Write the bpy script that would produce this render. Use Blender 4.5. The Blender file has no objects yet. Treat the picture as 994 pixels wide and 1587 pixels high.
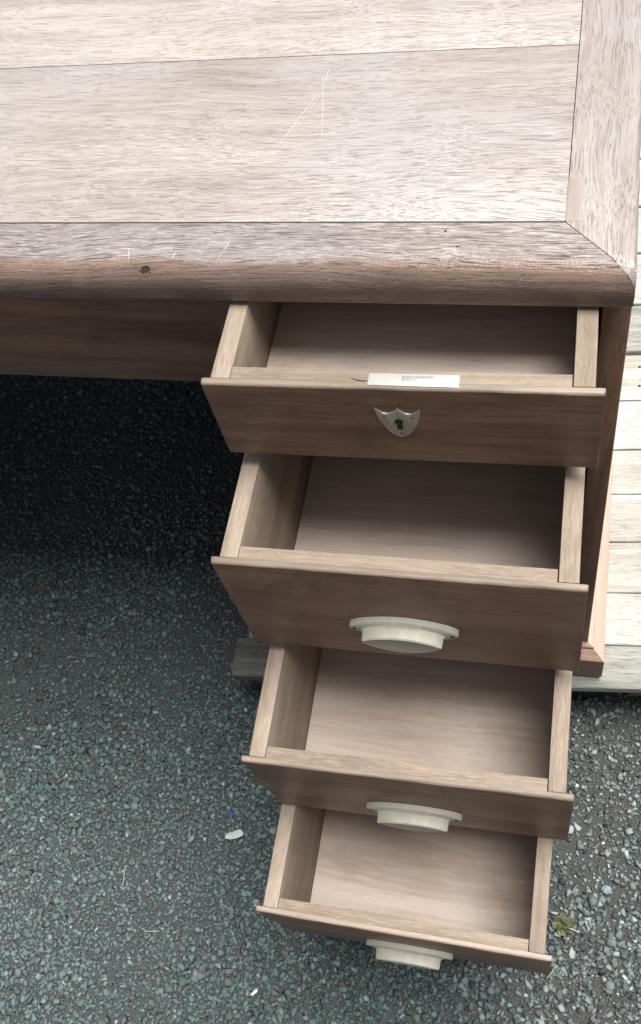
import bpy, bmesh, math, random
import numpy as np
from mathutils import Vector, Matrix, Euler

R = math.radians
random.seed(7)
rng = np.random.default_rng(11)
scene = bpy.context.scene
col = scene.collection

# ------------------------------------------------------------------ camera
ZT = 0.93                      # height of the desktop above the ground
cam = bpy.data.cameras.new('camera')
cam.sensor_fit = 'VERTICAL'
cam.sensor_height = 36.0
cam.lens = 35.873
cam.clip_start = 0.02
cam.clip_end = 500
camera = bpy.data.objects.new('camera', cam)
camera.location = (0.13597, -0.54363, 0.58930 + ZT)
camera.rotation_euler = (0.51801, 0.17521, 0.17267)
col.objects.link(camera)
scene.camera = camera

# ------------------------------------------------------------------ sky and sun (bright overcast, light from overhead)
SUN_FROM = Vector((0.25, 0.09, 1.0)).normalized()
world = bpy.data.worlds.new('World')
scene.world = world
world.use_nodes = True
wn, wl = world.node_tree.nodes, world.node_tree.links
bg = wn['Background']
sky = wn.new('ShaderNodeTexSky')
sky.sky_type = 'NISHITA'
sky.sun_disc = False
sky.sun_elevation = math.asin(SUN_FROM.z)
sky.sun_rotation = math.atan2(SUN_FROM.x, SUN_FROM.y)
sky.dust_density = 4.0
sky.ozone_density = 1.0
hsv = wn.new('ShaderNodeHueSaturation')
hsv.inputs['Saturation'].default_value = 0.5      # thin cloud greys the blue
wl.new(sky.outputs[0], hsv.inputs['Color'])
wl.new(hsv.outputs[0], bg.inputs['Color'])
bg.inputs['Strength'].default_value = 0.05

sun = bpy.data.lights.new('sun', 'SUN')
sun.energy = 2.9
sun.angle = R(34)
sun.color = (1.0, 0.975, 0.94)
sun_o = bpy.data.objects.new('sun', sun)
sun_o.rotation_euler = SUN_FROM.to_track_quat('Z', 'Y').to_euler()
sun_o.location = (0.5, 0.3, 4)
col.objects.link(sun_o)

vs = scene.view_settings
vs.view_transform = 'Standard'
vs.look = 'None'
vs.gamma = 1.0
vs.use_curve_mapping = False
vs.exposure = 1.12
scene.cycles.max_bounces = 7
scene.cycles.diffuse_bounces = 4
scene.cycles.glossy_bounces = 2

# ------------------------------------------------------------------ node helpers
def mat_new(name):
    m = bpy.data.materials.new(name)
    m.use_nodes = True
    nt = m.node_tree
    return m, nt, nt.nodes, nt.links, nt.nodes['Principled BSDF']

def mnode(nt, op, a, b=None, c=None, clamp=False):
    n = nt.nodes.new('ShaderNodeMath')
    n.operation = op
    n.use_clamp = clamp
    for i, v in enumerate((a, b, c)):
        if v is None:
            continue
        if isinstance(v, (int, float)):
            n.inputs[i].default_value = v
        else:
            nt.links.new(v, n.inputs[i])
    return n.outputs[0]

def smooth(nt, v, lo, hi):
    n = nt.nodes.new('ShaderNodeMapRange')
    n.interpolation_type = 'SMOOTHSTEP'
    nt.links.new(v, n.inputs[0])
    n.inputs[1].default_value = lo
    n.inputs[2].default_value = hi
    return n.outputs[0]

def noise(nt, vec, scale, detail=2.0, rough=0.5, dist=0.0):
    n = nt.nodes.new('ShaderNodeTexNoise')
    n.inputs['Scale'].default_value = scale
    n.inputs['Detail'].default_value = detail
    n.inputs['Roughness'].default_value = rough
    n.inputs['Distortion'].default_value = dist
    nt.links.new(vec, n.inputs['Vector'])
    return n.outputs['Fac']

def vscale(nt, vec, s):
    n = nt.nodes.new('ShaderNodeVectorMath')
    n.operation = 'MULTIPLY'
    nt.links.new(vec, n.inputs[0])
    n.inputs[1].default_value = s
    return n.outputs[0]

def vadd(nt, a, b):
    n = nt.nodes.new('ShaderNodeVectorMath')
    n.operation = 'ADD'
    nt.links.new(a, n.inputs[0])
    if isinstance(b, tuple):
        n.inputs[1].default_value = b
    else:
        nt.links.new(b, n.inputs[1])
    return n.outputs[0]

def mixc(nt, fac, a, b, mode='MIX'):
    n = nt.nodes.new('ShaderNodeMix')
    n.data_type = 'RGBA'
    n.blend_type = mode
    if isinstance(fac, (int, float)):
        n.inputs[0].default_value = fac
    else:
        nt.links.new(fac, n.inputs[0])
    for sock, v in ((n.inputs[6], a), (n.inputs[7], b)):
        if isinstance(v, tuple):
            sock.default_value = (*v, 1)
        else:
            nt.links.new(v, sock)
    return n.outputs[2]

def wood(name, axis, dark, light, pore=(0.1, 0.06, 0.04), pore_amt=0.5, fleck=None, fleck_amt=0.0,
         grey=None, grey_amt=0.0, rough=0.6, bump=0.25, fine=1.0, wavy=1.0, contrast=1.0,
         scratches=(), spots=(), spot_col=(0.035, 0.028, 0.024), spec=0.35, worn=None, raw_top=None, pore_along=60, pore_across=760, stain=0.0):
    """A plank material; the grain follows the given local axis."""
    m, nt, N, L, P = mat_new(name)
    tc = N.new('ShaderNodeTexCoord')
    oi = N.new('ShaderNodeObjectInfo')
    obj = tc.outputs['Object']
    off = N.new('ShaderNodeCombineXYZ')
    for i, k in enumerate((3.1, 5.7, 9.3)):
        L.new(mnode(nt, 'MULTIPLY', oi.outputs['Random'], k), off.inputs[i])
    base = vadd(nt, obj, off.outputs[0])
    # slow waviness that bends the grain
    w = N.new('ShaderNodeTexNoise')
    w.inputs['Scale'].default_value = 9.0
    w.inputs['Detail'].default_value = 2.0
    stretch = [0.45 if i == axis else 1.0 for i in range(3)]
    L.new(vscale(nt, base, tuple(stretch)), w.inputs['Vector'])
    wv = N.new('ShaderNodeVectorMath')
    wv.operation = 'SUBTRACT'
    L.new(w.outputs['Color'], wv.inputs[0])
    wv.inputs[1].default_value = (0.5, 0.5, 0.5)
    amp = [0.0 if i == axis else 0.022 * wavy for i in range(3)]
    p = vadd(nt, base, vscale(nt, wv.outputs[0], tuple(amp)))
    def sc(al, ac):
        return vscale(nt, p, tuple(al if i == axis else ac for i in range(3)))
    n1 = noise(nt, sc(1.6, 26), 1.0, 3, 0.55)
    n2 = noise(nt, sc(9 * fine, 190 * fine), 1.0, 3, 0.6)
    n3 = noise(nt, sc(pore_along * fine, pore_across * fine), 1.0, 3, 0.6, 0.3)
    n4 = noise(nt, base, 5.0, 3, 0.6)
    n5 = noise(nt, base, 420.0, 2, 0.6)
    f = mnode(nt, 'ADD', mnode(nt, 'MULTIPLY', n1, 0.62), mnode(nt, 'MULTIPLY', n2, 0.38))
    f = smooth(nt, f, 0.5 - 0.17 / contrast, 0.5 + 0.17 / contrast)
    c = mixc(nt, f, dark, light)
    if grey:
        g = smooth(nt, n4, 0.38, 0.66)
        c = mixc(nt, mnode(nt, 'MULTIPLY', g, grey_amt), c, grey)
    pm = smooth(nt, n3, 0.55, 0.70)
    c = mixc(nt, mnode(nt, 'MULTIPLY', pm, pore_amt), c, pore)
    h = mnode(nt, 'SUBTRACT', mnode(nt, 'MULTIPLY', n2, 0.8), mnode(nt, 'MULTIPLY', pm, 0.7))
    if fleck:
        n6 = noise(nt, vadd(nt, sc(62 * fine, 900 * fine), (3.3, 7.1, 1.7)), 1.0, 3, 0.65, 0.6)
        patch = smooth(nt, noise(nt, vadd(nt, sc(4, 14), (1.3, 2.2, 5.7)), 1.0, 2, 0.5), 0.30, 0.62)
        fm = mnode(nt, 'MULTIPLY', smooth(nt, n6, 0.46, 0.70), patch)
        c = mixc(nt, mnode(nt, 'MULTIPLY', fm, fleck_amt), c, fleck)
    if stain:                                      # old spills, handling marks and ingrained dust
        s1 = smooth(nt, noise(nt, vadd(nt, base, (7.7, 1.1, 4.4)), 13.0, 5, 0.62, 0.6), 0.52, 0.68)
        s2 = smooth(nt, noise(nt, vadd(nt, base, (2.7, 8.1, 3.4)), 160.0, 3, 0.6), 0.64, 0.72)
        c = mixc(nt, mnode(nt, 'MULTIPLY', s1, stain), c, tuple(0.45 * v for v in dark))
        c = mixc(nt, mnode(nt, 'MULTIPLY', s2, stain), c, tuple(0.30 * v for v in dark))
    h = mnode(nt, 'ADD', h, mnode(nt, 'MULTIPLY', n5, 0.35))
    sx = N.new('ShaderNodeSeparateXYZ')
    L.new(obj, sx.inputs[0])
    for (a, b, wd, amt) in scratches:              # scratches scored into this board, object space
        ax, ay = a
        dx, dy = b[0] - ax, b[1] - ay
        ln = math.hypot(dx, dy)
        ux, uy = dx / ln, dy / ln
        X = mnode(nt, 'ADD', mnode(nt, 'SUBTRACT', sx.outputs[0], ax), mnode(nt, 'MULTIPLY', mnode(nt, 'SUBTRACT', n4, 0.5), 0.004))
        Y = mnode(nt, 'SUBTRACT', sx.outputs[1], ay)
        t = mnode(nt, 'ADD', mnode(nt, 'MULTIPLY', X, ux), mnode(nt, 'MULTIPLY', Y, uy))
        d = mnode(nt, 'ABSOLUTE', mnode(nt, 'SUBTRACT', mnode(nt, 'MULTIPLY', Y, ux), mnode(nt, 'MULTIPLY', X, uy)))
        core = mnode(nt, 'SUBTRACT', 1.0, smooth(nt, d, wd * 0.45, wd))
        e0 = smooth(nt, t, 0.0, ln * 0.12)
        e1 = mnode(nt, 'SUBTRACT', 1.0, smooth(nt, t, ln * 0.85, ln))
        brk = smooth(nt, n5, 0.33, 0.5)
        k = mnode(nt, 'MULTIPLY', mnode(nt, 'MULTIPLY', core, e0), mnode(nt, 'MULTIPLY', e1, mnode(nt, 'MULTIPLY', brk, amt)))
        c = mixc(nt, k, c, (0.78, 0.75, 0.70))
        h = mnode(nt, 'SUBTRACT', h, mnode(nt, 'MULTIPLY', k, 0.8))
    if raw_top:                                    # the top edge was never stained and is rubbed bare
        zz = mnode(nt, 'ADD', sx.outputs[2], mnode(nt, 'MULTIPLY', mnode(nt, 'SUBTRACT', n2, 0.5), 0.0028))
        k = smooth(nt, zz, -0.0032, -0.0012)
        c = mixc(nt, k, c, mixc(nt, f, raw_top[0], raw_top[1]))
    if worn:                                       # the handled edge keeps its old brown stain
        yy = mnode(nt, 'ADD', sx.outputs[1], mnode(nt, 'MULTIPLY', mnode(nt, 'SUBTRACT', n4, 0.5), 0.012))
        yy = mnode(nt, 'ADD', yy, mnode(nt, 'MULTIPLY', mnode(nt, 'SUBTRACT', n2, 0.5), 0.010))
        k = mnode(nt, 'SUBTRACT', 1.0, smooth(nt, yy, worn[0] - 0.008, worn[0] + 0.002))
        c = mixc(nt, mnode(nt, 'MULTIPLY', k, 0.8), c, mixc(nt, f, worn[1], tuple(1.7 * v for v in worn[1])))
    for (x, y, rx, ry) in spots:                   # nail holes and knots
        X = mnode(nt, 'DIVIDE', mnode(nt, 'SUBTRACT', sx.outputs[0], x), rx)
        Y = mnode(nt, 'DIVIDE', mnode(nt, 'SUBTRACT', sx.outputs[1], y), ry)
        d = mnode(nt, 'SQRT', mnode(nt, 'ADD', mnode(nt, 'MULTIPLY', X, X), mnode(nt, 'MULTIPLY', Y, Y)))
        d = mnode(nt, 'ADD', d, mnode(nt, 'MULTIPLY', mnode(nt, 'SUBTRACT', n5, 0.5), 2.2))
        k = mnode(nt, 'SUBTRACT', 1.0, smooth(nt, d, 0.55, 1.1))
        c = mixc(nt, k, c, spot_col)
        h = mnode(nt, 'SUBTRACT', h, mnode(nt, 'MULTIPLY', k, 2.0))
    L.new(c, P.inputs['Base Color'])
    rr = mnode(nt, 'ADD', mnode(nt, 'MULTIPLY', mnode(nt, 'SUBTRACT', n4, 0.5), 0.3), rough)
    L.new(rr, P.inputs['Roughness'])
    P.inputs['Specular IOR Level'].default_value = spec
    b = N.new('ShaderNodeBump')
    b.inputs['Strength'].default_value = bump
    b.inputs['Distance'].default_value = 0.0011
    L.new(h, b.inputs['Height'])
    L.new(b.outputs[0], P.inputs['Normal'])
    return m

def plain(name, c, rough=0.5, metal=0.0, var=0.15, scale=300, bump=0.0, spec=0.5):
    m, nt, N, L, P = mat_new(name)
    tc = N.new('ShaderNodeTexCoord')
    n = noise(nt, tc.outputs['Object'], scale, 4, 0.65)
    n2 = noise(nt, tc.outputs['Object'], scale * 0.12, 3, 0.6)
    k = mnode(nt, 'ADD', mnode(nt, 'MULTIPLY', n, 0.5), mnode(nt, 'MULTIPLY', n2, 0.5))
    lo = tuple(v * (1 - var) for v in c)
    hi = tuple(min(1, v * (1 + var)) for v in c)
    L.new(mixc(nt, smooth(nt, k, 0.35, 0.65), lo, hi), P.inputs['Base Color'])
    P.inputs['Roughness'].default_value = rough
    P.inputs['Metallic'].default_value = metal
    P.inputs['Specular IOR Level'].default_value = spec
    if bump:
        b = N.new('ShaderNodeBump')
        b.inputs['Strength'].default_value = bump
        b.inputs['Distance'].default_value = 0.0008
        L.new(n, b.inputs['Height'])
        L.new(b.outputs[0], P.inputs['Normal'])
    return m

# ------------------------------------------------------------------ object helpers
def link(name, mesh, mat=None, parent=None, loc=(0, 0, 0), rot=(0, 0, 0)):
    o = bpy.data.objects.new(name, mesh)
    col.objects.link(o)
    if mat:
        mesh.materials.append(mat)
    o.location = loc
    o.rotation_euler = rot
    if parent:
        o.parent = parent
    return o

def empty(name, loc=(0, 0, 0), rot=(0, 0, 0)):
    o = bpy.data.objects.new(name, None)
    o.empty_display_size = 0.05
    o.location = loc
    o.rotation_euler = rot
    col.objects.link(o)
    return o

def tag(o, label, cat, group=None):
    o['label'] = label
    o['category'] = cat
    if group:
        o['group'] = group
    return o

def bm_mesh(bm, name, smooth_angle=None):
    me = bpy.data.meshes.new(name)
    bm.normal_update()
    bm.to_mesh(me)
    bm.free()
    if smooth_angle is not None:
        me.polygons.foreach_set('use_smooth', [True] * len(me.polygons))
        me.set_sharp_from_angle(angle=smooth_angle)
    return me

def box_mesh(name, size, bevel=0.0, seg=2, wob=0.0, cuts=0, axis=0):
    """A board centred on its origin, with worn edges; wob bends the surface a little along the given axis."""
    bm = bmesh.new()
    bmesh.ops.create_cube(bm, size=1.0)
    bmesh.ops.scale(bm, vec=size, verts=bm.verts)
    if bevel:
        bmesh.ops.bevel(bm, geom=bm.edges[:], offset=bevel, segments=seg, profile=0.55, affect='EDGES', clamp_overlap=True)
    if cuts:
        for i in range(1, cuts):
            t = -size[axis] / 2 + size[axis] * i / cuts
            co = Vector((0, 0, 0)); co[axis] = t
            no = Vector((0, 0, 0)); no[axis] = 1
            bmesh.ops.bisect_plane(bm, geom=bm.verts[:] + bm.edges[:] + bm.faces[:], plane_co=co, plane_no=no)
        ph = [random.uniform(0, 6.28) for _ in range(6)]
        for v in bm.verts:
            s = v.co[axis]
            for k in range(3):
                if k == axis:
                    continue
                v.co[k] += wob * (math.sin(s * 31 + ph[k]) + 0.6 * math.sin(s * 83 + ph[k + 3]) + 0.5 * random.uniform(-1, 1))
    return bm_mesh(bm, name, R(35))

def board(name, x0, x1, y0, y1, z0, z1, mat, parent=None, bevel=0.0012, **kw):
    """A board between world-ish bounds (z measured from the desktop), relative to the parent."""
    me = box_mesh(name, (x1 - x0, y1 - y0, z1 - z0), bevel, **kw)
    return link(name, me, mat, parent, ((x0 + x1) / 2, (y0 + y1) / 2, (z0 + z1) / 2))

def prism_mesh(name, pts, depth, bevel=0.0, seg=2):
    """Outline in local x,z extruded towards -y by depth."""
    bm = bmesh.new()
    vs_ = [bm.verts.new((x, 0, z)) for x, z in pts]
    f = bm.faces.new(vs_)
    r = bmesh.ops.extrude_face_region(bm, geom=[f])
    front = [v for v in r['geom'] if isinstance(v, bmesh.types.BMVert)]
    bmesh.ops.translate(bm, vec=(0, -depth, 0), verts=front)
    if bevel:
        es = [e for e in bm.edges if all(abs(v.co.y + depth) < 1e-6 for v in e.verts)]
        bmesh.ops.bevel(bm, geom=es, offset=bevel, segments=seg, profile=0.6, affect='EDGES')
    bmesh.ops.recalc_face_normals(bm, faces=bm.faces[:])
    return bm_mesh(bm, name, R(40))

def loft_mesh(name, rings, cap=True, smooth_angle=R(45), closed=True):
    bm = bmesh.new()
    rv = [[bm.verts.new(p) for p in r] for r in rings]
    n = len(rings[0])
    for a, b in zip(rv, rv[1:]):
        for i in range(n if closed else n - 1):
            bm.faces.new((a[i], a[(i + 1) % n], b[(i + 1) % n], b[i]))
    if cap:
        bm.faces.new(rv[0])
        bm.faces.new(rv[-1])
    bmesh.ops.recalc_face_normals(bm, faces=bm.faces[:])
    return bm_mesh(bm, name, smooth_angle)

# ------------------------------------------------------------------ materials
M = {}
top_kw = dict(dark=(0.235, 0.194, 0.172), light=(0.372, 0.325, 0.292), pore=(0.215, 0.178, 0.156), pore_amt=0.32, pore_along=22, pore_across=950,
              fleck=(0.56, 0.54, 0.515), fleck_amt=0.45, grey=(0.325, 0.305, 0.295), grey_amt=0.6, rough=0.42, bump=0.7, spec=0.7)
M['top_y'] = wood('desktop_wood_y', 1, fine=0.75, wavy=2.2, **top_kw)
M['top_patch'] = wood('desktop_patch_wood', 1, dark=(0.28, 0.23, 0.20), light=(0.36, 0.31, 0.28), pore_amt=0.15, rough=0.5, bump=0.1)
front_kw = dict(dark=(0.108, 0.054, 0.033), light=(0.215, 0.119, 0.073), pore=(0.06, 0.031, 0.02), pore_amt=0.7, rough=0.45, bump=0.3, spec=0.45, stain=0.35, contrast=1.35)
M['front'] = wood('old_stained_wood_x', 0, grey=(0.20, 0.116, 0.075), grey_amt=0.4, **front_kw)
M['drawer_front'] = wood('drawer_front_wood', 0, grey=(0.20, 0.116, 0.075), grey_amt=0.4, raw_top=((0.17, 0.126, 0.093), (0.325, 0.258, 0.197)), **front_kw)
M['front_z'] = wood('old_stained_wood_z', 2, **front_kw)
M['front_y'] = wood('old_stained_wood_y', 1, **front_kw)
raw_kw = dict(dark=(0.200, 0.152, 0.112), light=(0.320, 0.258, 0.198), pore=(0.17, 0.12, 0.088), pore_amt=0.45,
              fleck=(0.46, 0.38, 0.30), fleck_amt=0.45, stain=0.22, rough=0.65, bump=0.35, spec=0.3)
M['raw_y'] = wood('raw_drawer_wood_y', 1, **raw_kw)
M['raw_x'] = wood('raw_drawer_wood_x', 0, **raw_kw)
M['ply'] = wood('drawer_base_wood', 0, dark=(0.335, 0.258, 0.200), light=(0.51, 0.422, 0.356), pore=(0.24, 0.18, 0.14), pore_amt=0.35,
                grey=(0.45, 0.395, 0.36), grey_amt=0.6, stain=0.14, contrast=1.1, rough=0.65, bump=0.2, spec=0.2)
M['pink_y'] = wood('sanded_moulding_wood_y', 1, dark=(0.36, 0.23, 0.165), light=(0.50, 0.35, 0.27), pore_amt=0.2, rough=0.6, bump=0.15)
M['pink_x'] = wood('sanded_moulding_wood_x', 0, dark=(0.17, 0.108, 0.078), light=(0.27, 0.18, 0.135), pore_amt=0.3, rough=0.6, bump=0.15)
M['deck'] = wood('weathered_pallet_wood', 0, dark=(0.33, 0.315, 0.275), light=(0.49, 0.475, 0.425), pore=(0.24, 0.225, 0.19), pore_amt=0.5,
                 grey=(0.47, 0.465, 0.435), grey_amt=0.5, rough=0.85, bump=0.7, fine=0.7, contrast=1.2, spec=0.15)
M['deck_grey'] = wood('grey_front_pallet_wood', 0, dark=(0.17, 0.168, 0.15), light=(0.40, 0.395, 0.36), pore=(0.09, 0.088, 0.08), pore_amt=0.6,
                 grey=(0.33, 0.33, 0.30), grey_amt=0.5, rough=0.85, bump=0.7, fine=0.7, contrast=1.2, spec=0.15)
M['deck_dark'] = wood('dark_pallet_wood', 0, dark=(0.055, 0.055, 0.05), light=(0.125, 0.124, 0.115), pore=(0.03, 0.03, 0.027), pore_amt=0.6, rough=0.7, bump=0.7, fine=0.7, contrast=1.2)
M['deck_new'] = wood('yellow_pallet_wood', 0, dark=(0.44, 0.41, 0.34), light=(0.57, 0.545, 0.47), pore_amt=0.3, rough=0.8, bump=0.4, spec=0.15)
M['deck_y'] = wood('weathered_bearer_wood', 1, dark=(0.12, 0.11, 0.095), light=(0.24, 0.225, 0.2), pore_amt=0.5, rough=0.85, bump=0.5, spec=0.15)
M['handle'] = plain('pale_cast_metal', (0.345, 0.33, 0.265), rough=0.52, metal=0.0, var=0.12, scale=900, bump=0.25)
M['bronze'] = plain('tarnished_brass', (0.36, 0.345, 0.30), rough=0.40, metal=0.55, var=0.2, scale=500, bump=0.12)
M['lock'] = plain('bare_steel_lock', (0.50, 0.49, 0.45), rough=0.4, metal=0.35, var=0.08, scale=400, bump=0.1)
M['slot'] = plain('dull_zinc_bolt', (0.36, 0.37, 0.355), rough=0.45, metal=0.4, var=0.25, scale=500)
M['black'] = plain('dark_hole', (0.012, 0.011, 0.010), rough=0.8, var=0.3)
M['nail'] = plain('rusty_nail', (0.06, 0.05, 0.042), rough=0.7, metal=0.4, var=0.4, scale=600)

# ------------------------------------------------------------------ ground
def ground_material():
    m, nt, N, L, P = mat_new('gravelly_tarmac')
    tc = N.new('ShaderNodeTexCoord')
    o = tc.outputs['Object']
    big = noise(nt, o, 3.2, 4, 0.6)
    mid = noise(nt, o, 40, 4, 0.65)
    fine = noise(nt, o, 420, 4, 0.7)
    v = N.new('ShaderNodeTexVoronoi')
    v.inputs['Scale'].default_value = 260
    L.new(o, v.inputs['Vector'])
    c = mixc(nt, smooth(nt, big, 0.38, 0.62), (0.050, 0.058, 0.060), (0.064, 0.063, 0.058))
    sx = N.new('ShaderNodeSeparateXYZ')
    L.new(o, sx.inputs[0])
    mud = smooth(nt, mnode(nt, 'ADD', sx.outputs[0], mnode(nt, 'MULTIPLY', mnode(nt, 'SUBTRACT', noise(nt, o, 9.0, 4, 0.6), 0.5), 0.5)), -0.02, 0.22)
    c = mixc(nt, mnode(nt, 'MULTIPLY', mud, 0.8), c, (0.060, 0.052, 0.044))      # earth trodden into the yard
    c = mixc(nt, mnode(nt, 'MULTIPLY', smooth(nt, mid, 0.45, 0.7), 0.5), c, (0.04, 0.04, 0.037))
    chip = mixc(nt, smooth(nt, fine, 0.35, 0.7), (0.025, 0.030, 0.030), (0.09, 0.105, 0.105))
    c = mixc(nt, 0.55, c, chip)
    L.new(c, P.inputs['Base Color'])
    P.inputs['Roughness'].default_value = 0.85
    P.inputs['Specular IOR Level'].default_value = 0.3
    hgt = mnode(nt, 'ADD', mnode(nt, 'MULTIPLY', fine, 0.6), mnode(nt, 'MULTIPLY', v.outputs['Distance'], 1.0))
    b = N.new('ShaderNodeBump')
    b.inputs['Strength'].default_value = 0.9
    b.inputs['Distance'].default_value = 0.002
    L.new(hgt, b.inputs['Height'])
    L.new(b.outputs[0], P.inputs['Normal'])
    return m

bm = bmesh.new()
bmesh.ops.create_grid(bm, x_segments=2, y_segments=2, size=150)
ground = link('ground', bm_mesh(bm, 'ground'), ground_material())
ground['kind'] = 'structure'

# loose chippings: real stones, denser and larger in the open, sorted in patches
def stone_variants(k):
    out = []
    for _ in range(k):
        b = bmesh.new()
        s = Vector((1.0, random.uniform(0.6, 0.95), random.uniform(0.4, 0.7)))
        for _ in range(11):
            d = Vector((random.gauss(0, 1), random.gauss(0, 1), random.gauss(0, 1))).normalized()
            q = random.uniform(0.82, 1.0)
            b.verts.new((d.x * s.x * q, d.y * s.y * q, d.z * s.z * q))
        r = bmesh.ops.convex_hull(b, input=b.verts[:])
        bmesh.ops.delete(b, geom=[g for g in r['geom_interior'] if isinstance(g, bmesh.types.BMVert)], context='VERTS')
        bmesh.ops.triangulate(b, faces=b.faces[:])
        b.verts.index_update()
        V = np.array([v.co[:] for v in b.verts], np.float32)
        F = np.array([[v.index for v in f.verts] for f in b.faces], np.int32)
        out.append((V, F))
        b.free()
    return out

def smooth_field(x, y, seed, f):
    r = np.random.default_rng(seed)
    s = np.zeros_like(x)
    for k in range(9):
        a = r.uniform(0, 2 * np.pi)
        w = f * r.uniform(0.5, 1.9)
        s += np.sin(w * (x * np.cos(a) + y * np.sin(a)) + r.uniform(0, 6.28)) / 3.0
    return s

def build_gravel():
    variants = stone_variants(24)
    x0, x1, y0, y1 = -1.22, 0.48, -0.78, 0.70
    layers = []
    # (spacing, median radius, spread)
    for sp, rad, spread in ((0.0064, 0.0049, 0.25), (0.0048, 0.0025, 0.28)):
        gx, gy = np.meshgrid(np.arange(x0, x1, sp), np.arange(y0, y1, sp))
        px = gx.ravel() + rng.uniform(-0.6, 0.6, gx.size) * sp
        py = gy.ravel() + rng.uniform(-0.6, 0.6, gx.size) * sp
        patch = smooth_field(px, py, 5, 16.0)
        # the right hand side has more bare dirt between the stones
        dirt = np.clip((px + 0.12) / 0.3, 0, 1) * 0.22
        keep = rng.uniform(0, 1, px.size) < np.clip(0.93 + 0.13 * patch - dirt * 1.2, 0.35, 1.0)
        # far and hidden ground is thinned out
        far = (py > 0.15) | (px < -0.95) | (py < -0.68)
        keep &= ~(far & (rng.uniform(0, 1, px.size) < 0.35))
        keep &= ~((py > 0.05) & (px > -0.30))          # below the pallet and behind it: the sheet alone
        px, py = px[keep], py[keep]
        r = rad * np.exp(rng.normal(0, spread, px.size)) * (1 + 0.5 * (rng.uniform(0, 1, px.size) > 0.96))
        r *= 1.0 + 0.12 * smooth_field(px, py, 9, 11.0)
        layers.append((px, py, np.clip(r, 0.0009, 0.0092)))
    px = np.concatenate([l[0] for l in layers]); py = np.concatenate([l[1] for l in layers]); pr = np.concatenate([l[2] for l in layers])
    n = px.size
    which = rng.integers(0, len(variants), n)
    yaw = rng.uniform(0, 2 * np.pi, n)
    tx, ty = rng.normal(0, 0.28, n), rng.normal(0, 0.28, n)
    u = rng.uniform(0, 1, n)
    dust = np.clip(0.5 + 0.5 * smooth_field(px, py, 21, 9.0), 0, 1)
    val = (0.78 + 0.30 * dust) * np.exp(rng.normal(0, 0.22 + 0.25 * np.clip((px + 0.05) / 0.2, 0, 1), n))
    base = np.empty((n, 3))
    base[:] = (0.088, 0.126, 0.130)                       # blue-green basalt
    base[u < 0.30] = (0.095, 0.108, 0.104)
    base[u < 0.14] = (0.10, 0.092, 0.080)
    base[u > 0.80] = (0.118, 0.166, 0.170)
    base[u > 0.94] = (0.17, 0.215, 0.212)
    base[u > 0.995] = (0.32, 0.35, 0.34)
    right = np.clip((px + 0.05) / 0.2, 0, 1)[:, None]
    base = base * np.array((0.92, 0.965, 0.965)) * (1 - 0.5 * right) + 0.5 * right * np.array((0.165, 0.175, 0.163))
    base = base + (np.array((0.105, 0.128, 0.128)) - base) * (0.45 * dust[:, None])     # dust settled in patches
    colr = np.clip(base * val[:, None], 0.012, 0.6)
    Vs, Fs, Cs = [], [], []
    base_i = 0
    for k, (V, F) in enumerate(variants):
        idx = np.nonzero(which == k)[0]
        m = idx.size
        if not m:
            continue
        P = V[None] * pr[idx, None, None]
        a, b = tx[idx][:, None], ty[idx][:, None]
        Y = P[..., 1] * np.cos(a) - P[..., 2] * np.sin(a); Z = P[..., 1] * np.sin(a) + P[..., 2] * np.cos(a); X = P[..., 0]
        X, Z = X * np.cos(b) + Z * np.sin(b), -X * np.sin(b) + Z * np.cos(b)
        c, s = np.cos(yaw[idx])[:, None], np.sin(yaw[idx])[:, None]
        Q = np.stack([X * c - Y * s + px[idx][:, None], X * s + Y * c + py[idx][:, None],
                      Z + (pr[idx] * rng.uniform(-0.05, 0.55, m))[:, None]], -1)
        Vs.append(Q.reshape(-1, 3))
        Fs.append((F[None] + base_i + (np.arange(m) * len(V))[:, None, None]).reshape(-1, 3))
        Cs.append(np.repeat(colr[idx], len(V), 0))
        base_i += m * len(V)
    V = np.concatenate(Vs).astype(np.float32); F = np.concatenate(Fs).astype(np.int32); C = np.concatenate(Cs).astype(np.float32)
    me = bpy.data.meshes.new('gravel')
    me.vertices.add(len(V)); me.vertices.foreach_set('co', V.ravel())
    me.loops.add(F.size); me.loops.foreach_set('vertex_index', F.ravel())
    me.polygons.add(len(F)); me.polygons.foreach_set('loop_start', np.arange(0, F.size, 3, dtype=np.int32))
    at = me.attributes.new('stone', 'FLOAT_COLOR', 'POINT')
    at.data.foreach_set('color', np.concatenate([C, np.ones((len(C), 1), np.float32)], 1).ravel())
    me.update(calc_edges=True)
    m, nt, N, L, P = mat_new('basalt_chippings')
    a = N.new('ShaderNodeAttribute'); a.attribute_name = 'stone'
    tc = N.new('ShaderNodeTexCoord')
    g = noise(nt, tc.outputs['Object'], 900, 3, 0.65)
    gg = N.new('ShaderNodeCombineXYZ')
    k = mnode(nt, 'ADD', mnode(nt, 'MULTIPLY', g, 1.0), 0.5)
    for i in range(3):
        L.new(k, gg.inputs[i])
    L.new(mixc(nt, 1.0, a.outputs['Color'], gg.outputs[0], 'MULTIPLY'), P.inputs['Base Color'])
    P.inputs['Roughness'].default_value = 0.85
    P.inputs['Specular IOR Level'].default_value = 0.2
    o = link('gravel', me, m)
    o['kind'] = 'stuff'
    o['label'] = 'blue-grey stone chippings covering the tarmac yard'
    o['category'] = 'gravel'
    print('gravel stones', n, 'tris', len(F))
    return o
build_gravel()

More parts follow.
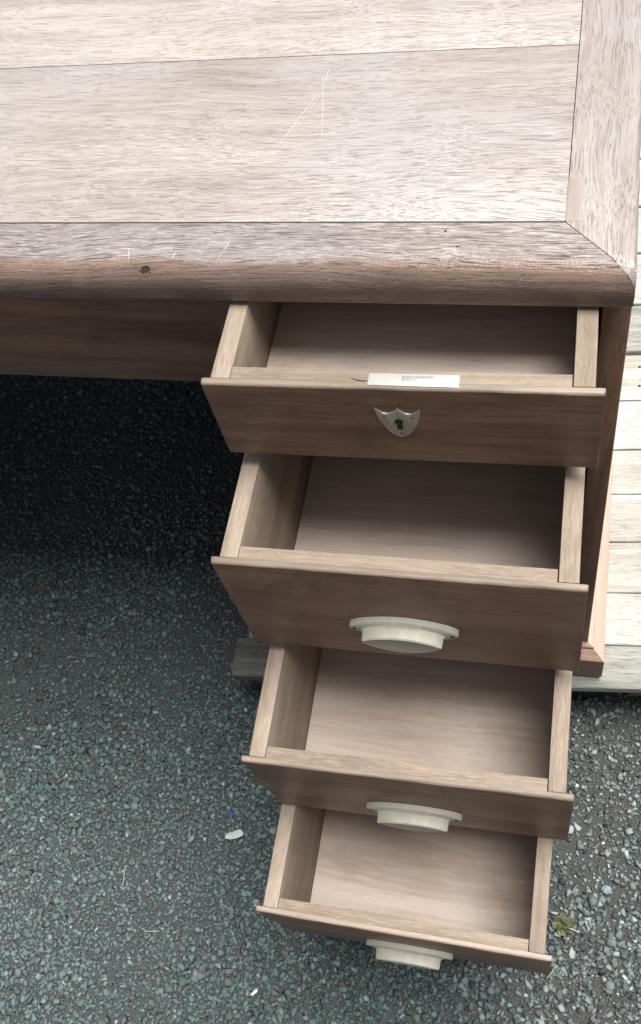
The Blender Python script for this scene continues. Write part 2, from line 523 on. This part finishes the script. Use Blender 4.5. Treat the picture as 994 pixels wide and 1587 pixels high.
# ------------------------------------------------------------------ the desk
XC, YO, TH, FW = 0.1745, -0.0152, 0.0364, 0.0534     # corner, front overhang, thickness, frame width
XP = 0.1748                                            # outside face of the right pedestal
XL = -1.46                                             # left end of the desk
DEPTH = 0.76
desk = empty('desk', (0, 0, ZT))
tag(desk, 'old wooden pedestal desk with worn pale top and rounded front edge', 'desk')

def rail(name, length, profile, miter0, miter1, mat, loc, rotz, wob=0.0004, step=0.012, round0=None, round1=None):
    """A frame rail: profile (offset from the outer edge, z) swept along local x, mitred at its ends;
    round0 / round1 = (rx, rz) of the rounding that the neighbouring rail carries round the corner."""
    ns = max(2, int(length / step))
    ts = [i / ns for i in range(ns + 1)]
    fine_t = [d / length for d in (0.001, 0.002, 0.0035, 0.005, 0.0065, 0.008, 0.010, 0.014, 0.016, 0.018, 0.021)]
    ts = sorted(set(ts + fine_t + [1 - t for t in fine_t]))
    rings = []
    ph = [random.uniform(0, 6.28) for _ in range(4)]
    def fall(d, rr):
        if rr is None or d >= rr[0]:
            return 0.0
        q = (rr[0] - max(0.0, d)) / rr[0]
        return -rr[1] * (1 - math.sqrt(max(0.0, 1 - q * q)))
    for t in ts:
        ring = []
        for j, (o, z) in enumerate(profile):
            a, b = o * miter0, length - o * miter1
            x = a + (b - a) * t
            w = wob * (math.sin(x * 23 + ph[0]) + 0.7 * math.sin(x * 61 + ph[1] + z * 90) + 0.55 * math.sin(x * 147 + ph[2] + z * 150) + 0.5 * random.uniform(-1, 1))
            w *= min(1.0, x / 0.06) * min(1.0, (length - x) / 0.06)
            edge = 1.0 if o < 0.02 and -0.034 < z < -0.0001 else 0.0
            if z > -TH * 0.6:
                z = min(z, fall(x, round0), fall(length - x, round1))
            ring.append((x, o - w * edge, z + w * 0.5 * edge))
        rings.append(ring)
    return link(name, loft_mesh(name, rings, smooth_angle=R(50)), mat, desk, loc, (0, 0, rotz))

def nose(rx, rz, th, width, n=9):
    pts = [(width, -th), (width, 0.0)]
    pts += [(rx + (width - rx) * t, 0.0) for t in (0.75, 0.5, 0.25)]
    for i in range(n + 1):
        a = math.pi / 2 * i / n
        pts.append((rx - rx * math.sin(a), -rz + rz * math.cos(a)))
    lo = 0.005
    for i in range(1, 6):
        a = math.pi / 2 * i / 5
        pts.append((lo * 0.7 * (1 - math.cos(a)), -th + lo * (1 - math.sin(a)) ))
    return pts

front_prof = nose(0.019, 0.022, TH, FW)
side_prof = nose(0.0055, 0.0065, TH, FW)
GAP = 0.0005
flen = XC - XL
M['rail_front'] = wood('desktop_wood_rail', 0, dark=(0.155, 0.118, 0.102), light=(0.27, 0.225, 0.203), pore=(0.11, 0.08, 0.068), pore_amt=0.45, pore_along=28, pore_across=850,
    fleck=(0.62, 0.61, 0.60), fleck_amt=0.6, worn=(0.0185, (0.125, 0.076, 0.053)), grey=(0.225, 0.203, 0.198), grey_amt=0.8, rough=0.42, bump=0.95, fine=1.05, wavy=1.4, spec=0.5,
    scratches=[((-0.2303 - XL, 0.0262), (-0.2250 - XL, 0.006), 0.0008, 0.7), ((-0.1434 - XL, 0.034), (-0.151 - XL, 0.010), 0.0005, 0.6),
               ((-0.190 - XL, 0.014), (-0.187 - XL, 0.022), 0.0007, 0.8), ((0.012 - XL, 0.012), (0.016 - XL, 0.004), 0.0006, 0.6)],
    spots=[(-0.2125 - XL, 0.0070, 0.0050, 0.0022), (0.030 - XL, 0.0448, 0.0011, 0.0011), (0.041 - XL, 0.029, 0.0011, 0.0008)])
rail('front_rail', flen - GAP, front_prof, 0.0, 1.0, M['rail_front'], (XL, YO, 0), 0.0, round1=(0.0055, 0.0065))
r = rail('end_rail', DEPTH + 0.0 - GAP, side_prof, 1.0, 1.0, M['top_y'], (XC, YO + GAP, 0), R(90), round0=(0.019, 0.022))
# (its local x runs along +y, local y points to -x)
r.data.materials.clear()
M['rail_end'] = wood('desktop_wood_end_rail', 0, fine=0.95, wavy=2.6, **top_kw)
r.data.materials.append(M['rail_end'])
rail('back_rail', flen, side_prof, 1.0, 0.0, M['rail_end'], (XC, YO + DEPTH, 0), R(180))
# planks of the top
ys = [YO + FW + 0.0018, 0.2443, 0.4560, YO + DEPTH - FW - 0.0008]
M['top'] = None
px0, px1 = XL + 0.05, XC - FW - 0.0006
pcx = (px0 + px1) / 2
for k in range(3):
    kw = dict(top_kw)
    if k == 1:                                          # the plank behind is a creamier board
        kw.update(dark=(0.26, 0.217, 0.192), light=(0.405, 0.358, 0.322), grey=(0.355, 0.332, 0.315))
    pcy = (ys[k] + ys[k + 1]) / 2
    scr = ()
    if k == 0:
        S = lambda x, y: (x - pcx, y - pcy)
        scr = [(S(-0.1000, 0.1960), S(-0.1265, 0.1230), 0.00045, 0.6), (S(-0.0975, 0.1930), S(-0.1130, 0.1480), 0.0004, 0.5),
               (S(-0.1000, 0.2200), S(-0.0850, 0.1240), 0.0004, 0.5), (S(-0.0955, 0.2250), S(-0.0960, 0.2080), 0.0005, 0.5)]
    m = wood('desktop_wood_x', 0, fine=1.15, wavy=1.9, scratches=scr, **kw)
    board('top_plank', px0, px1, ys[k] + (0.0006 if k else 0), ys[k + 1] - 0.0006, -0.024, -0.0001 - 0.0003 * (k == 1), m, desk, bevel=0.0006)
board('inlay_patch', XC - FW - 0.0006, XC - FW + 0.0115, 0.0395, 0.0850, -0.006, 0.00035, M['top_patch'], desk, bevel=0.0003)
board('top_underlay', XL + 0.03, XC - 0.03, YO + 0.03, YO + DEPTH - 0.03, -0.0360, -0.0250, M['front'], desk)
# right pedestal
ZB = -0.811
board('side_panel', 0.1525, XP, 0.0, 0.72, ZB + 0.004, -TH - 0.0004, M['front_z'], desk, bevel=0.0018)
board('side_panel', -0.1748, -0.1525, 0.0, 0.72, ZB + 0.004, -TH - 0.0004, M['front_z'], desk, bevel=0.0015)
board('back_panel', -0.152, 0.152, 0.70, 0.715, ZB + 0.004, -TH - 0.0004, M['front_z'], desk)
board('bottom_panel', -0.152, 0.152, 0.004, 0.695, ZB + 0.030, ZB + 0.048, M['front'], desk)
for (za, zb) in ((-0.1566, -0.1410), (-0.3425, -0.3315), (-0.7420, -0.7160)):
    board('divider_rail', -0.152, 0.152, 0.006, 0.05, za, zb, M['front'], desk)
# skirting with a stepped moulding round the foot of the pedestal
mp = [(0.0, -0.7358), (-0.0070, -0.7358), (-0.0080, -0.7368), (-0.0082, -0.7405), (-0.0130, -0.7420), (-0.0180, -0.7455), (-0.0200, -0.7462),
      (-0.0222, -0.7476), (-0.0226, -0.7500), (-0.0226, -0.8020), (-0.0215, -0.8070), (-0.0180, -0.8106), (0.0, -0.8106)]
def skirting(length, m0, m1, mat, loc, rotz):
    ns = max(2, int(length / 0.03))
    rings = []
    for i in range(ns + 1):
        t = i / ns
        ring = []
        for (o, z) in mp:
            a, b = o * m0, length - o * m1
            x = a + (b - a) * t
            ring.append((x, o + 0.0002 * random.uniform(-1, 1), z + 0.0003 * random.uniform(-1, 1) * (z > -0.8)))
        rings.append(ring)
    return link('skirting', loft_mesh('skirting', rings, smooth_angle=R(32)), mat, desk, loc, (0, 0, rotz))
skirting(2 * XP, 1.0, 1.0, M['pink_x'], (-XP, 0.0, 0), 0.0)
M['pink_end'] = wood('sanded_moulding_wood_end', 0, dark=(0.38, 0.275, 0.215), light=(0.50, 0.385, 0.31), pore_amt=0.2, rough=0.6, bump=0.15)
skirting(0.72, 1.0, 0.0, M['pink_end'], (XP, 0.0, 0), R(90))
skirting(0.72, 0.0, 1.0, M['pink_end'], (-XP, 0.72, 0), R(-90))
# kneehole apron, back and the other pedestal (which shades the yard under the desk)
board('apron', XL + 0.36, -0.1752, 0.010, 0.030, -0.1846, -TH - 0.0004, M['front'], desk, bevel=0.0015)
board('modesty_panel', XL + 0.36, -0.1752, 0.690, 0.708, -0.760, -TH - 0.0004, M['front'], desk)
for x in (XL + 0.002, XL + 0.335):
    board('side_panel', x, x + 0.0225, 0.0, 0.72, ZB + 0.004, -TH - 0.0004, M['front_z'], desk, bevel=0.0015)
board('back_panel', XL + 0.025, XL + 0.334, 0.70, 0.715, ZB + 0.004, -TH - 0.0004, M['front_z'], desk)
board('pedestal_front', XL + 0.025, XL + 0.334, 0.002, 0.020, ZB + 0.004, -TH - 0.0004, M['front'], desk)

# ------------------------------------------------------------------ drawers
W2 = 0.156
SIDE_IN, SIDE_T, FT = 0.0076, 0.0160, 0.0170

def cup_handle_mesh():
    n = 40
    def outline(hw, r, up, dn):
        pts = []
        us = [-math.cos(math.pi * i / n) for i in range(n + 1)]
        for u in us:
            e = r * max(0.0, 1 - abs(u) ** 9) ** 0.5
            pts.append((u * hw, e + up * (1 - u * u)))
        for u in reversed(us[1:-1]):
            e = r * max(0.0, 1 - abs(u) ** 9) ** 0.5
            pts.append((u * hw, -e - dn * (1 - u * u)))
        return pts
    plate = outline(0.0495, 0.0050, 0.0135, 0.0110)
    plate_in = outline(0.0486, 0.0042, 0.0132, 0.0106)
    body_w = outline(0.0385, 0.0034, 0.0112, 0.0125)
    body = outline(0.0366, 0.0028, 0.0104, 0.0130)
    body_f = outline(0.0362, 0.0026, 0.0100, 0.0150)
    body_fi = outline(0.0352, 0.0019, 0.0093, 0.0143)
    rings = []
    for o, y in ((plate, 0.0), (plate, -0.0050), (plate_in, -0.0062), (body_w, -0.0072), (body, -0.0092), (body_f, -0.0178), (body_fi, -0.0190)):
        rings.append([(x, y, z) for x, z in o])
    # a shallow dished face
    dish = outline(0.0325, 0.0014, 0.0080, 0.0125)
    rings.append([(x, -0.0184, z) for x, z in dish])
    return loft_mesh('handle', rings, smooth_angle=R(38))
HANDLE = cup_handle_mesh()
HANDLE.materials.append(M['handle'])
def disc_mesh(name, r, h, n=14):
    bm = bmesh.new()
    bmesh.ops.create_cone(bm, segments=n, radius1=r, radius2=r * 0.72, depth=h, cap_ends=True)
    return bm_mesh(bm, name, R(30))
SCREW = disc_mesh('screw', 0.0021, 0.0010)
SCREW.materials.append(M['black'])

def drawer_front_mesh(w, h, t, rr):
    """Front board: rounded along the outer top edge and the ends, worn unevenly."""
    bm = bmesh.new()
    nx = 44
    prof = []                                           # (y, z) section, outer face at y=0
    k = 5
    prof += [(t, 0.0), (t * 0.75, 0.0)]
    for i in range(k + 1):
        a = math.pi / 2 * i / k
        prof.append((rr - rr * math.sin(a), -rr + rr * math.cos(a)))
    prof += [(0.0, -h * 0.35), (0.0, -h * 0.7)]
    r2 = rr * 0.55
    for i in range(4):
        a = math.pi / 2 * i / 3
        prof.append((r2 * (1 - math.cos(a)), -h + r2 * (1 - math.sin(a))))
    prof.append((t, -h))
    ph = [random.uniform(0, 6.28) for _ in range(3)]
    rings = []
    xs = [-w / 2 + 0.0004, -w / 2 + 0.0012, -w / 2 + 0.003] + [-w / 2 + w * i / nx for i in range(1, nx)] + [w / 2 - 0.003, w / 2 - 0.0012, w / 2 - 0.0004]
    for q, x in enumerate(xs):
        inset = {0: 0.0009, 1: 0.0003}.get(min(q, len(xs) - 1 - q), 0.0)
        ring = []
        for (y, z) in prof:
            wv = 0.00013 * (math.sin(x * 60 + ph[0]) + 0.7 * math.sin(x * 150 + ph[1]) + 0.8 * random.uniform(-1, 1)) if (y < rr and z > -rr * 1.5) else 0
            yy = min(t, y + inset * (y < t * 0.5) + wv)
            zz = z - inset * (z > -h * 0.3) + inset * (z < -h * 0.8) + wv
            ring.append((x, yy, zz))
        rings.append(ring)
    return loft_mesh('front', rings, smooth_angle=R(50))

def make_drawer(label, y, zt, zb, zf, pitch, yaw, dx, length, handle_z=None):
    d = empty('drawer', (dx, 0, ZT + zt), (pitch, 0, yaw))
    tag(d, label, 'drawer', 'drawers pulled out of the right pedestal')
    h = zt - zb
    fr = link('front', drawer_front_mesh(2 * W2, h, 0.0058, 0.0028), M['drawer_front'], d, (0, y, 0))
    xi = W2 - SIDE_IN
    yb = y + length
    hs = h - 0.006
    # a pale worn capping lies along the back half of the front board
    cap = board('front_lining', -xi + SIDE_T + 0.0008, xi - SIDE_T - 0.0008, y + 0.0056, y + FT + 0.0002, -hs, 0.00025, M['raw_x'], d, bevel=0.00015)
    for s in (-1, 1):
        x0, x1 = (-xi, -xi + SIDE_T) if s < 0 else (xi - SIDE_T, xi)
        board('side', x0, x1, y + 0.0061, yb, -hs, 0.0002 + 0.0004 * (s > 0), M['raw_y'], d, bevel=0.0009, cuts=14, wob=0.00012, axis=1)
    board('back', -xi + SIDE_T + 0.0003, xi - SIDE_T - 0.0003, yb - 0.014, yb - 0.001, -hs, -0.004, M['raw_x'], d)
    f = zf - zt
    board('base', -xi + SIDE_T - 0.004 + 0.0045, xi - SIDE_T - 0.0005, y + FT + 0.0004, yb - 0.0145, f - 0.006, f, M['ply'], d, bevel=0.0004)
    if handle_z is not None:
        hd = link('handle', HANDLE, None, d, (0.0005, y - 0.0003, handle_z))
        for s in (-1, 1):
            link('screw', SCREW, None, hd, (s * 0.0440, -0.0066, 0.0002), (R(90), 0, 0))
    return d

D1 = make_drawer('shallow top drawer with shield keyhole plate, below the desktop edge', -0.0954, -0.0396, -0.1378, -0.1134, -0.0271, 0.0108, 0.0012, 0.60)
D2 = make_drawer('second drawer from the top, directly under the one with the keyhole', -0.1967, -0.1576, -0.3297, -0.3170, -0.0125, 0.0030, -0.0001, 0.60, -0.0990)
D3 = make_drawer('third drawer from the top, between two drawers with pale cup handles', -0.3118, -0.3441, -0.5290, -0.5006, 0.0219, 0.0068, 0.0010, 0.60, -0.1180)
D4 = make_drawer('bottom drawer, pulled out farthest over the gravel', -0.4240, -0.5347, -0.7026, -0.6950, 0.0214, -0.0079, -0.0021, 0.60, -0.1080)

# keyhole plate and lock of the top drawer
def shield_pts():
    pts = []
    hw, top, bot = 0.0180, 0.0, -0.0385
    n = 10
    for i in range(n + 1):                              # left tip to centre cusp
        t = i / n
        pts.append((-hw + hw * t, top - 0.0068 * math.sin(math.pi * t) ** 0.8))
    for i in range(1, n + 1):
        t = i / n
        pts.append((hw * t, top - 0.0068 * math.sin(math.pi * t) ** 0.8))
    for i in range(1, n + 1):                           # right side bellies down to the point
        t = i / n
        pts.append((hw * (math.cos(t * math.pi / 2) ** 0.55) * (1 + 0.02 * math.sin(math.pi * t)), bot * t ** 1.15 if t < 1 else bot))
    for i in range(n - 1, 0, -1):
        t = i / n
        pts.append((-hw * (math.cos(t * math.pi / 2) ** 0.55) * (1 + 0.02 * math.sin(math.pi * t)), bot * t ** 1.15))
    return pts
YF1 = -0.0954
esc = link('keyhole_plate', prism_mesh('keyhole_plate', shield_pts(), 0.0018, 0.0006), M['bronze'], D1, (0.0003, YF1 + 0.0002, -0.0240))
kp = [(0.0035 * math.cos(a), 0.0035 * math.sin(a)) for a in [R(-50 + i * 280 / 14) for i in range(15)]]
kp = kp + [(-0.0020, -0.0100), (0.0028, -0.0102)]
link('keyhole', prism_mesh('keyhole', kp, 0.0004), M['black'], esc, (-0.0002, -0.00175, -0.0165))
for (x, z) in ((-0.0112, -0.0105), (0.0112, -0.0105), (0.0006, -0.0325)):
    link('pin', disc_mesh('pin', 0.0011, 0.0008, 10), M['nail'], esc, (x, -0.0019, z), (R(90), 0, 0))
link('nail_hole', disc_mesh('nail_hole', 0.0011, 0.0006, 8), M['black'], D1, (0.0020, YF1 - 0.0001, -0.0205), (R(90), 0, 0))
lk = board('lock_plate', -0.0205, 0.0492, YF1 + 0.0022, YF1 + 0.0138, -0.012, 0.0011, M['lock'], D1, bevel=0.0004)
link('bolt_slot', box_mesh('bolt_slot', (0.0240, 0.0048, 0.0008), 0.0003), M['slot'], lk, (0.0030, 0.0012, 0.00645))
# split in the wood beside the lock
bm = bmesh.new()
pth = [(-0.0340, 0.0086), (-0.0320, 0.0078), (-0.0300, 0.0072), (-0.0250, 0.0062), (-0.0212, 0.0064)]
prev = None
for i, (x, yv) in enumerate(pth):
    wd = 0.00014 + 0.00012 * (i in (2, 3))
    a, b = bm.verts.new((x, yv - wd, 0)), bm.verts.new((x, yv + wd, 0))
    if prev:
        bm.faces.new((prev[0], a, b, prev[1]))
    prev = (a, b)
r = bmesh.ops.extrude_face_region(bm, geom=bm.faces[:])
bmesh.ops.translate(bm, vec=(0, 0, -0.002), verts=[v for v in r['geom'] if isinstance(v, bmesh.types.BMVert)])
bmesh.ops.recalc_face_normals(bm, faces=bm.faces[:])
link('split', bm_mesh(bm, 'split'), M['black'], D1, (0, YF1, 0.0009))

# ------------------------------------------------------------------ pallets
YAW = R(4.2)
pal = empty('pallet', (-0.3362, -0.0745, ZT + ZB - 0.0003), (0, 0, YAW))
tag(pal, 'weathered grey slatted pallet under the drawer pedestal', 'pallet')
NAILM = disc_mesh('nail', 0.0030, 0.0012, 10)
NAILM.materials.append(M['nail'])
PT = 0.022
edges = [0.0, 0.0645, 0.1460, 0.2290, 0.3120, 0.3920, 0.4850, 0.5770]
for k in range(len(edges) - 1):
    a, b = edges[k] + (0.0009 if k else 0), edges[k + 1] - 0.0009
    ln = 1.25 + random.uniform(-0.01, 0.01)
    x0 = (0.0, 0.062, 0.058, 0.004, -0.003, 0.002, -0.002)[k]
    bv = 0.0055 if k == 0 else 0.0022
    if k == 0:                                         # the front course is two lengths, the short one in a much darker wood colour
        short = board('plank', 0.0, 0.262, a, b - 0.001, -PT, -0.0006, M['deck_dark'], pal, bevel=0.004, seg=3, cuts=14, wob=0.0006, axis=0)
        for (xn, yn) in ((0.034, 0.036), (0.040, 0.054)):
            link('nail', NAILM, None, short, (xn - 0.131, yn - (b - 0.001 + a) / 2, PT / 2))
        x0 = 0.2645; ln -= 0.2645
    pl = board('plank', x0, x0 + ln, a, b, -PT, random.uniform(-0.0012, 0), M['deck'] if k else M['deck_grey'], pal, bevel=bv, seg=3, cuts=40, wob=0.0004, axis=0)
    for xb in ((0.035, 0.622, 1.21) if k else (0.36, 0.94)):
        for t in (0.3, 0.72):
            link('nail', NAILM, None, pl, (xb - ln / 2 - (x0 if k == 0 else 0) * 0 + random.uniform(-0.012, 0.012), (t - 0.5) * (b - a), PT / 2 + 0.0002))
for xb in (0.012, 0.58, 1.16):
    board('bearer', xb, xb + 0.075, 0.030, 0.565, -0.1180, -PT - 0.0006, M['deck_y'], pal, bevel=0.003)

pal2 = empty('pallet', (-0.30, 0.5060, ZT + ZB + 0.0100), (0, 0, R(4.2)))
tag(pal2, 'bleached yellowish pallet behind the desk, a sliver along the right edge', 'pallet')
y = 0.0
for k in range(7):
    wd = (0.10, 0.115, 0.11, 0.12, 0.13, 0.14, 0.13)[k]
    board('plank', 0.0, 1.2, y, y + wd - 0.005, -PT, 0, M['deck_grey'] if k == 0 else M['deck'] if k < 3 else M['deck_new'], pal2, bevel=0.003, seg=3, cuts=24, wob=0.0004)
    y += wd
for xb in (0.02, 0.56, 1.11):
    board('bearer', xb, xb + 0.075, 0.035, y - 0.03, -0.1290, -PT - 0.0006, M['deck_y'], pal2, bevel=0.003)

# ------------------------------------------------------------------ litter on the yard
def leaf_mesh(name, L, Wd, lobes, curl, seed):
    r = random.Random(seed)
    bm = bmesh.new()
    nx, ny = 12, 6
    grid = []
    for i in range(nx + 1):
        t = i / nx
        half = Wd * (math.sin(math.pi * min(1, t * 0.97 + 0.02)) ** 0.7) * (1 + 0.28 * math.sin(t * lobes * 6.28))
        row = []
        for j in range(ny + 1):
            s = -1 + 2 * j / ny
            x = (t - 0.5) * L
            y = s * half
            z = curl * (abs(s) ** 1.3) * half * 1.1 + 0.0022 * math.sin(t * 9 + s * 2 + seed) + r.uniform(-0.0006, 0.0006)
            row.append(bm.verts.new((x, y, z)))
        grid.append(row)
    for i in range(nx):
        for j in range(ny):
            bm.faces.new((grid[i][j], grid[i + 1][j], grid[i + 1][j + 1], grid[i][j + 1]))
    r_ = bmesh.ops.solidify(bm, geom=bm.faces[:], thickness=0.0004)
    return bm_mesh(bm, name, R(60))
def leaf_mat(name, a, b):
    m, nt, N, L, P = mat_new(name)
    tc = N.new('ShaderNodeTexCoord')
    n = noise(nt, tc.outputs['Object'], 110, 4, 0.6)
    L.new(mixc(nt, smooth(nt, n, 0.35, 0.65), a, b), P.inputs['Base Color'])
    P.inputs['Roughness'].default_value = 0.6
    return m
leaf = empty('withered_leaf', (0.1655, -0.3380, 0.004), (0, 0, R(20)))
tag(leaf, 'crumpled yellow-green leaf on the gravel beside the bottom drawer', 'leaf')
leaf.scale = (0.88, 0.88, 0.88)
lm1 = leaf_mat('leaf_green', (0.10, 0.11, 0.045), (0.19, 0.19, 0.095))
lm2 = leaf_mat('leaf_yellow', (0.26, 0.24, 0.10), (0.36, 0.33, 0.17))
link('blade', leaf_mesh('blade', 0.028, 0.0105, 2.5, 0.35, 1), lm1, leaf, (-0.002, 0.006, 0.006), (R(12), R(-8), R(30)))
link('blade', leaf_mesh('blade', 0.022, 0.0085, 2.0, 0.5, 2), lm1, leaf, (0.010, 0.003, 0.006), (R(-18), R(14), R(-25)))
link('blade', leaf_mesh('blade', 0.017, 0.0042, 1.0, 0.6, 3), lm2, leaf, (-0.003, -0.010, 0.005), (R(10), R(5), R(-40)))
link('stem', loft_mesh('stem', [[(0.004 + 0.018 * t + 0.0007 * math.cos(a), -0.002 - 0.012 * t + 0.0007 * math.sin(a), 0.004 + 0.001 * math.sin(3 * t)) for a in [R(60 * k) for k in range(6)]] for t in [i / 6 for i in range(7)]]), lm2, leaf)

def flake(name, L, Wd, T, seed, mat, loc, rotz, label, cat):
    r = random.Random(seed)
    bm = bmesh.new()
    n = 15
    pts = []
    for i in range(n):
        a = 2 * math.pi * i / n
        q = r.uniform(0.78, 1.08)
        pts.append(bm.verts.new((L / 2 * q * math.cos(a), Wd / 2 * q * math.sin(a) * (1.15 if math.cos(a) > 0 else 0.9), r.uniform(-0.0004, 0.0004))))
    f = bm.faces.new(pts)
    e = bmesh.ops.extrude_face_region(bm, geom=[f])
    bmesh.ops.translate(bm, vec=(0, 0, T), verts=[v for v in e['geom'] if isinstance(v, bmesh.types.BMVert)])
    tops = [fc for fc in bm.faces if fc.normal.z > 0.5 or fc.calc_center_median().z > T * 0.8]
    bmesh.ops.poke(bm, faces=[fc for fc in tops if len(fc.verts) > 6], offset=T * 0.5)
    bmesh.ops.recalc_face_normals(bm, faces=bm.faces[:])
    o = link(name, bm_mesh(bm, name), mat, None, loc, (R(4), R(-5), rotz))
    return tag(o, label, cat)
M['chip'] = plain('pale_chip', (0.40, 0.44, 0.42), rough=0.7, var=0.15, scale=250)
M['blue'] = plain('blue_plastic', (0.02, 0.07, 0.40), rough=0.4, var=0.3, scale=500)
M['white'] = plain('white_scrap', (0.70, 0.70, 0.68), rough=0.6, var=0.1)
M['straw'] = plain('dry_straw', (0.30, 0.27, 0.22), rough=0.7, var=0.2)
flake('stone_flake', 0.031, 0.0120, 0.0030, 3, M['chip'], (-0.3130, -0.2820, 0.0062), R(24), 'large pale flat flake lying on the gravel left of the drawers', 'flake')
flake('plastic_scrap', 0.0050, 0.0085, 0.0020, 4, M['blue'], (-0.3240, -0.2540, 0.0066), R(8), 'tiny blue plastic scrap just above the large pale flake', 'scrap')
flake('paper_scrap', 0.0125, 0.0042, 0.0014, 6, M['white'], (-0.2400, -0.4860, 0.0062), R(48), 'small white scrap on the gravel left of the bottom drawer handle', 'scrap')

def straw(pts, rad, label):
    rings = []
    for i, p in enumerate(pts):
        a = Vector(pts[max(0, i - 1)]); b = Vector(pts[min(len(pts) - 1, i + 1)])
        t = (b - a).normalized()
        u = t.cross(Vector((0, 0, 1))).normalized()
        v = u.cross(t)
        rr = rad * (0.6 if i in (0, len(pts) - 1) else 1)
        rings.append([tuple(Vector(p) + u * math.cos(k * math.pi / 3) * rr + v * math.sin(k * math.pi / 3) * rr) for k in range(6)])
    o = link('straw', loft_mesh('straw', rings), M['straw'])
    return tag(o, label, 'straw', 'dry straws on the gravel')
STRAWS = [([(-0.4690, -0.3480, 0.0070), (-0.4700, -0.3560, 0.0076), (-0.4680, -0.3660, 0.0070), (-0.4670, -0.3780, 0.0062)], 0.0009, 'upright straw on the gravel near the left edge of the photo'),
          ([(-0.4250, -0.4290, 0.0066), (-0.4150, -0.4330, 0.0074), (-0.4050, -0.4320, 0.0076), (-0.3950, -0.4300, 0.0064)], 0.0007, 'thin curved straw lying sideways at lower left of the gravel'),
          ([(0.1500, -0.4060, 0.0066), (0.1550, -0.3990, 0.0074), (0.1600, -0.3900, 0.0066)], 0.0008, 'short straw right below the corner of the bottom drawer')]
for s in STRAWS:
    straw(*s)

def pebble(loc, r, c, seed, label):
    rr = random.Random(seed)
    bm = bmesh.new()
    for _ in range(26):
        d = Vector((rr.gauss(0, 1), rr.gauss(0, 1), rr.gauss(0, 1))).normalized()
        bm.verts.new((d.x * r, d.y * r * 0.8, d.z * r * 0.6))
    q = bmesh.ops.convex_hull(bm, input=bm.verts[:])
    bmesh.ops.delete(bm, geom=[g for g in q['geom_interior'] if isinstance(g, bmesh.types.BMVert)], context='VERTS')
    bmesh.ops.bevel(bm, geom=bm.edges[:], offset=r * 0.07, segments=1, affect='EDGES')
    o = link('pebble', bm_mesh(bm, 'pebble'), plain('pebble_stone', c, rough=0.7, var=0.2, scale=300), None, loc, (0, 0, rr.uniform(0, 6)))
    return tag(o, label, 'pebble', 'larger pale pebbles right of the drawers')
pebble((0.2215, -0.2830, 0.0062), 0.0078, (0.19, 0.27, 0.27), 1, 'smooth turquoise pebble on the dirt right of the bottom drawer')
pebble((0.2700, -0.2480, 0.0062), 0.0100, (0.21, 0.30, 0.30), 2, 'turquoise pebble cut by the right edge of the photo')
pebble((0.1690, -0.2090, 0.0060), 0.0070, (0.30, 0.36, 0.35), 3, 'pale angular pebble beside the third drawer front corner')
